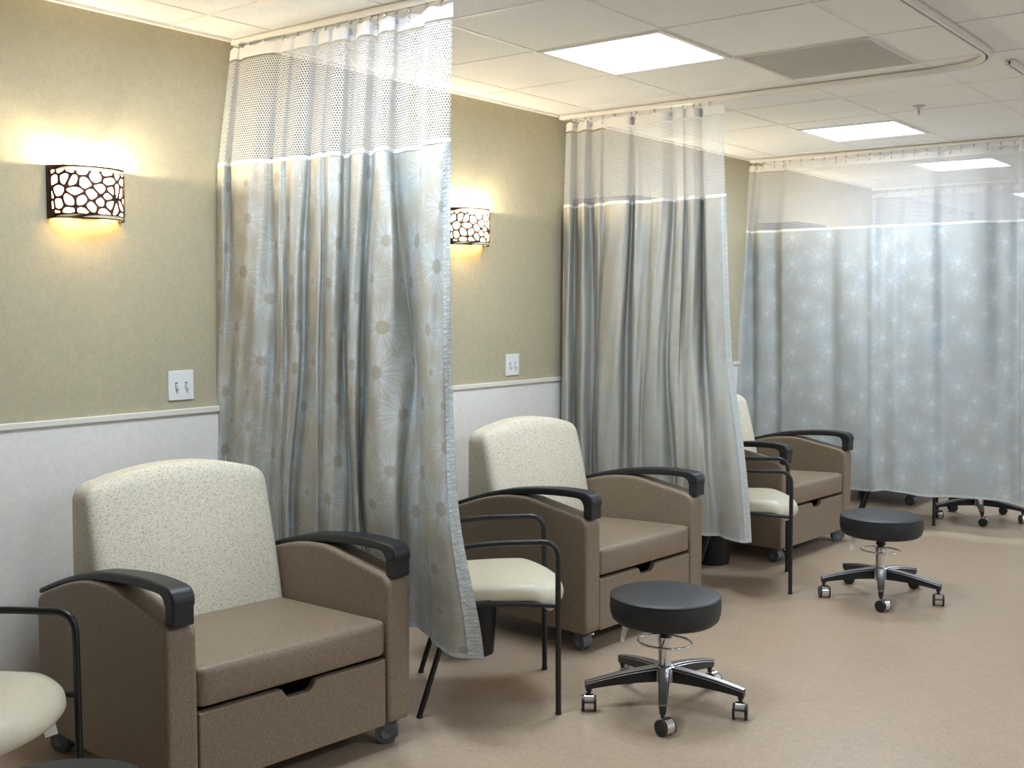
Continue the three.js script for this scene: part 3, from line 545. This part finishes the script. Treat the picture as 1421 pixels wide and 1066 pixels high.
function makeStool(label, x, z, ang, swivel, tagged) {
  const o = thing('rolling_stool', label, 'stool', [x, 0, z], 0, 'black rolling stools with chrome bases');
  const seat = mesh('seat', cushionGeo, M.stoolVinyl, o); mesh('piping', pipingGeo, M.stoolVinyl, seat);
  mesh('seat_mount', [cyl(0.034, 0.05, 0.02, 0, 0.312, 0), cyl(0.018, 0.018, 0.07, 0, 0.275, 0), cyl(0.026, 0.022, 0.018, 0, 0.283, 0)], M.blackPaint, o);
  mesh('column', [cyl(0.024, 0.024, 0.165, 0, 0.178, 0, 32), cyl(0.0255, 0.0255, 0.02, 0, 0.253, 0, 32)], M.chrome, o);
  const ring = mesh('height_ring', [at(new THREE.TorusGeometry(0.1, 0.0042, 10, 64).rotateX(Math.PI / 2), 0, 0, 0), bent([V(-0.1, 0, 0), V(-0.05, 0.004, 0), V(-0.02, 0.012, 0)], 0.01, 0.0035, 8), bent([V(0.1, 0, 0), V(0.05, 0.004, 0), V(0.02, 0.012, 0)], 0.01, 0.0035, 8)], M.chrome, o);
  ring.position.y = 0.243; ring.rotation.set(0.03, 0.4, -0.03, 'YXZ');
  mesh('hub', lathe([[0, 0.09], [0.03, 0.09], [0.042, 0.098], [0.044, 0.14], [0.036, 0.156], [0.026, 0.160], [0, 0.160]], 32), M.aluminium, o);
  for (let k = 0; k < 5; k++) {
    const a = (ang + k * 72) * Math.PI / 180;
    const leg = mesh('leg', legUnder, M.blackPaint, o); leg.rotation.y = -a; mesh('leg_cover', legTop, M.aluminium, leg).userData.label = 'polished aluminium leg top';
    const c = mesh('caster', [cyl(0.0075, 0.0075, 0.04, 0, 0.066, 0, 12), cyl(0.011, 0.011, 0.012, 0, 0.076, 0, 12)], M.blackPaint, o);
    c.position.set(Math.cos(a) * 0.292, 0, Math.sin(a) * 0.292); c.rotation.y = swivel + [0.1, 1.5, 0.9, -0.15, 0.75][k];
    for (const e of [-1, 1]) mesh('wheel', stoolWheel.clone().translate(0.014, 0.029, e * 0.022), M.blackPaint, c);
    mesh('hood', hoodGeo.clone().translate(0.014, 0.0325, 0), M.chrome, c);
  }
  if (tagged) {
    const g = new THREE.PlaneGeometry(0.032, 0.075, 2, 6), p = g.attributes.position; for (let i = 0; i < p.count; i++) { p.setZ(i, 0.02 * Math.pow((0.0375 - p.getY(i)) / 0.075, 2)); p.setX(i, p.getX(i) * (0.45 + 0.55 * (p.getY(i) + 0.0375) / 0.075)); } g.computeVertexNormals();
    const t = mesh('care_tag', g, M.tag, o); t.position.set(-0.115, 0.292, -0.11); t.rotation.set(0.1, -0.6, -0.3); t.userData.label = 'white paper tag hanging from the seat';
  }
  return o;
}
makeStool('black rolling stool in front of the recliner between the two gathered curtains', 3.606, 1.659, -137, 3.66, true);
makeStool('black rolling stool in front of the recliner by the drawn curtain', 5.672, 1.738, -128.5, 3.66, true);
makeStool('rolling stool behind the drawn curtain with only its chrome star base showing', 8.22, 1.53, -127.5, 3.9, false);
makeStool('black rolling stool beside the cream chair below the full sconce, only its seat rim showing', 1.27, 1.47, -54, 0.9, false);

// ------------------------------------------------------------------ wall sconces
const sconceShade = (() => {
  const Wd = 0.283, Hh = 0.186, depth = 0.095, z0 = 0.012, L = 0.37, mx = 0.016, my = 0.018, strut = 0.0092;
  seed = 4242;
  const seeds = []; for (let t = 0; t < 900 && seeds.length < 54; t++) { const p = [rr(0.01, L - 0.01), rr(0.008, Hh - 0.008)]; if (seeds.every(q => Math.hypot(q[0] - p[0], (q[1] - p[1]) * 1.1) > 0.022 + 0.022 * rnd())) seeds.push(p); }
  const shape = new THREE.Shape(); const N = 80;
  shape.moveTo(0, 0); for (let i = 1; i <= N; i++) shape.lineTo(L * i / N, 0); shape.lineTo(L, Hh); for (let i = N - 1; i >= 0; i--) shape.lineTo(L * i / N, Hh); shape.lineTo(0, 0);
  for (const s of seeds) {
    let poly = [[mx, my], [L - mx, my], [L - mx, Hh - my], [mx, Hh - my]];
    for (const q of seeds) {
      if (q === s) continue;
      const nx = q[0] - s[0], ny = q[1] - s[1], l = Math.hypot(nx, ny), lim = l / 2 - strut / 2, out = [];
      const dist = p => ((p[0] - s[0]) * nx + (p[1] - s[1]) * ny) / l - lim;
      for (let i = 0; i < poly.length; i++) { const a = poly[i], b = poly[(i + 1) % poly.length], da = dist(a), db = dist(b); if (da <= 0) out.push(a); if ((da < 0 && db > 0) || (da > 0 && db < 0)) { const t = da / (da - db); out.push([a[0] + (b[0] - a[0]) * t, a[1] + (b[1] - a[1]) * t]); } }
      poly = out; if (poly.length < 3) break;
    }
    if (poly.length < 3) continue;
    for (let it = 0; it < 2; it++) { const out = []; for (let i = 0; i < poly.length; i++) { const a = poly[i], b = poly[(i + 1) % poly.length]; out.push([a[0] * .8 + b[0] * .2, a[1] * .8 + b[1] * .2], [a[0] * .2 + b[0] * .8, a[1] * .2 + b[1] * .8]); } poly = out; }
    let area = 0; poly.forEach((p, i) => { const q = poly[(i + 1) % poly.length]; area += p[0] * q[1] - q[0] * p[1]; }); if (Math.abs(area) < 0.00006) continue;
    const h = new THREE.Path(); poly.forEach((p, i) => i ? h.lineTo(p[0], p[1]) : h.moveTo(p[0], p[1])); h.closePath(); shape.holes.push(h);
  }
  const g = new THREE.ExtrudeGeometry(shape, { depth: 0.0025, bevelEnabled: false, curveSegments: 4 }), p = g.attributes.position;
  for (let i = 0; i < p.count; i++) { const t = (p.getX(i) / L - 0.5) * Math.PI, r = 1 + p.getZ(i) / 0.12; p.setXYZ(i, Math.sin(t) * Wd / 2 * r, p.getY(i) - Hh / 2, z0 + Math.cos(t) * depth * r); }
  g.computeVertexNormals(); return g;
})();
const sconceDiffuser = (() => { const p = [[0.0, -0.078], [0.034, -0.078], [0.038, -0.074], [0.038, 0.066], [0.034, 0.07], [0, 0.07]]; const g = lathe(p, 28); g.scale(1.5, 1, 0.95); return g; })();
const sconceLiner = (() => { const g = new THREE.CylinderGeometry(1, 1, 0.176, 40, 1, true, -Math.PI / 2, Math.PI); g.scale(0.1375, 1, 0.091); g.translate(0, 0, 0.012); return g; })();
const sconceDimPlate = (() => { const s = new THREE.Shape(); s.moveTo(-0.134, 0); for (let i = 0; i <= 28; i++) { const t = Math.PI * (1 - i / 28); s.lineTo(Math.cos(t) * 0.134, 0.012 + Math.sin(t) * 0.088); } s.lineTo(0.134, 0); s.closePath(); const g = new THREE.ShapeGeometry(s); g.rotateX(Math.PI / 2); g.translate(0, -0.082, 0.001); return g; })();
function makeSconce(label, x, power) {
  const o = thing('wall_sconce', label, 'wall lamp', [x, 1.905, 0], 0, 'bronze cut-out wall sconces');
  mesh('shade', sconceShade, M.bronze, o).userData.label = 'curved dark bronze shade with organic cut-outs';
  mesh('backplate', [rbox(0.11, 0.13, 0.012, 0.004, 0, -0.02, 0.006), box(0.012, 0.186, 0.014, -0.1405, 0, 0.007), box(0.012, 0.186, 0.014, 0.1405, 0, 0.007), box(0.012, 0.012, 0.06, 0, -0.05, 0.02)], M.bronze, o);
  const d = mesh('lamp_diffuser', sconceDiffuser, M.diffuser, o); d.position.set(0, 0.0, 0.055); d.userData.label = 'glowing frosted lamp glass';
  mesh('liner', sconceLiner, M.liner, o).userData.label = 'frosted liner behind the cut-outs';
  mesh('added_dim_plate', sconceDimPlate, M.liner, o).userData.label = 'added frosted plate dimming the downward light';  // added plate across the underside, put in to weaken the downward light
  const l = new THREE.PointLight(SCONCE_COLOR, power); l.name = 'sconce_light'; l.position.set(0, 0.06, 0.05); l.castShadow = true; l.shadow.radius = 2.5; o.add(l);
  return o;
}
makeSconce('bronze cut-out sconce fully in view above the double switch plate', 2.274, SCONCE_POWER);
makeSconce('bronze cut-out sconce half hidden by the hemmed edge of the flower patterned curtain', 4.41, SCONCE_POWER);
makeSconce('bronze sconce hidden behind the gathered grey blue curtain', 6.55, SCONCE_POWER);
makeSconce('bronze sconce hidden behind the drawn disc-patterned curtain', 8.95, SCONCE_POWER);

// ------------------------------------------------------------------ switch plates
function makePlate(label, x, y) {
  const o = thing('switch_plate', label, 'switch plate', [x, y, 0], 0, 'white double switch plates');
  mesh('plate', rbox(0.117, 0.117, 0.007, 0.003, 0, 0, 0.0035), M.plate, o);
  for (const s of [-1, 1]) {
    const t = mesh('toggle', rbox(0.0095, 0.021, 0.018, 0.0025, s * 0.023, -0.003, 0.012), M.plate, o); t.rotation.x = 0;
    mesh('slot', box(0.012, 0.025, 0.0012, s * 0.023, 0, 0.0072), M.plateDark, o);
    mesh('screw', [at(new THREE.CylinderGeometry(0.0028, 0.0028, 0.0015, 10).rotateX(Math.PI / 2), s * 0.023, 0.03, 0.0073), at(new THREE.CylinderGeometry(0.0028, 0.0028, 0.0015, 10).rotateX(Math.PI / 2), s * 0.023, -0.03, 0.0073)], M.rail, o);
  }
}
makePlate('white double switch plate on the wall beside the flower patterned curtain and full sconce', 2.667, 1.19);
makePlate('white double switch plate on the wall behind the recliner between the gathered curtains', 4.797, 1.184);

// ------------------------------------------------------------------ wastebaskets and cabinets beyond the curtains
function makeBin(label, x, z) {
  const o = thing('wastebasket', label, 'wastebasket', [x, 0, z], 0, 'black wastebaskets');
  mesh('body', lathe([[0, 0.012], [0.09, 0.012], [0.096, 0], [0.1, 0.0], [0.122, 0.31], [0.119, 0.31], [0.098, 0.02], [0, 0.02]], 32), M.bin, o);
  mesh('rim', at(new THREE.TorusGeometry(0.122, 0.005, 8, 40).rotateX(Math.PI / 2), 0, 0.31, 0), M.bin, o);
}
makeBin('black wastebasket under the guest chair by the flower patterned curtain', 3.66, 0.66);
makeBin('black wastebasket below the hem of the gathered grey blue curtain', 5.84, 0.68);
function makeCabinet(label, x0, x1, dz) {
  const w = x1 - x0, h = 2.12, o = thing('tall_cabinet', label, 'cabinet', [(x0 + x1) / 2, 0, 0.018 + (dz - 0.018) / 2], 0, 'tall grey cabinets behind the curtains'), d = dz - 0.018;
  mesh('body', rbox(w, h - 0.08, d - 0.02, 0.004, 0, h / 2 + 0.04, -0.01), M.cabinet, o);
  mesh('plinth', box(w - 0.03, 0.08, d - 0.05, 0, 0.04, -0.02), M.cabinet, o);
  const dr = mesh('door', rbox(w - 0.006, h - 0.09, 0.018, 0.003, 0, h / 2 + 0.038, d / 2 - 0.009), M.cabinetDoor, o);
  mesh('handle', bent([V(w * 0.36, 1.02, d / 2), V(w * 0.36, 1.02, d / 2 + 0.03), V(w * 0.36, 1.14, d / 2 + 0.03), V(w * 0.36, 1.14, d / 2)], 0.01, 0.005, 8), M.aluminium, dr);
}
makeCabinet('tall dark grey cabinet behind the flower patterned curtain, seen through its netting', 3.10, 3.50, 0.40);
makeCabinet('tall dark grey cabinet behind the gathered grey blue curtain, seen through its netting', 5.36, 5.80, 0.45);
makeCabinet('tall dark grey cabinet behind the drawn curtain, seen through its netting', 7.76, 8.24, 0.36);

renderer.render(scene, camera);
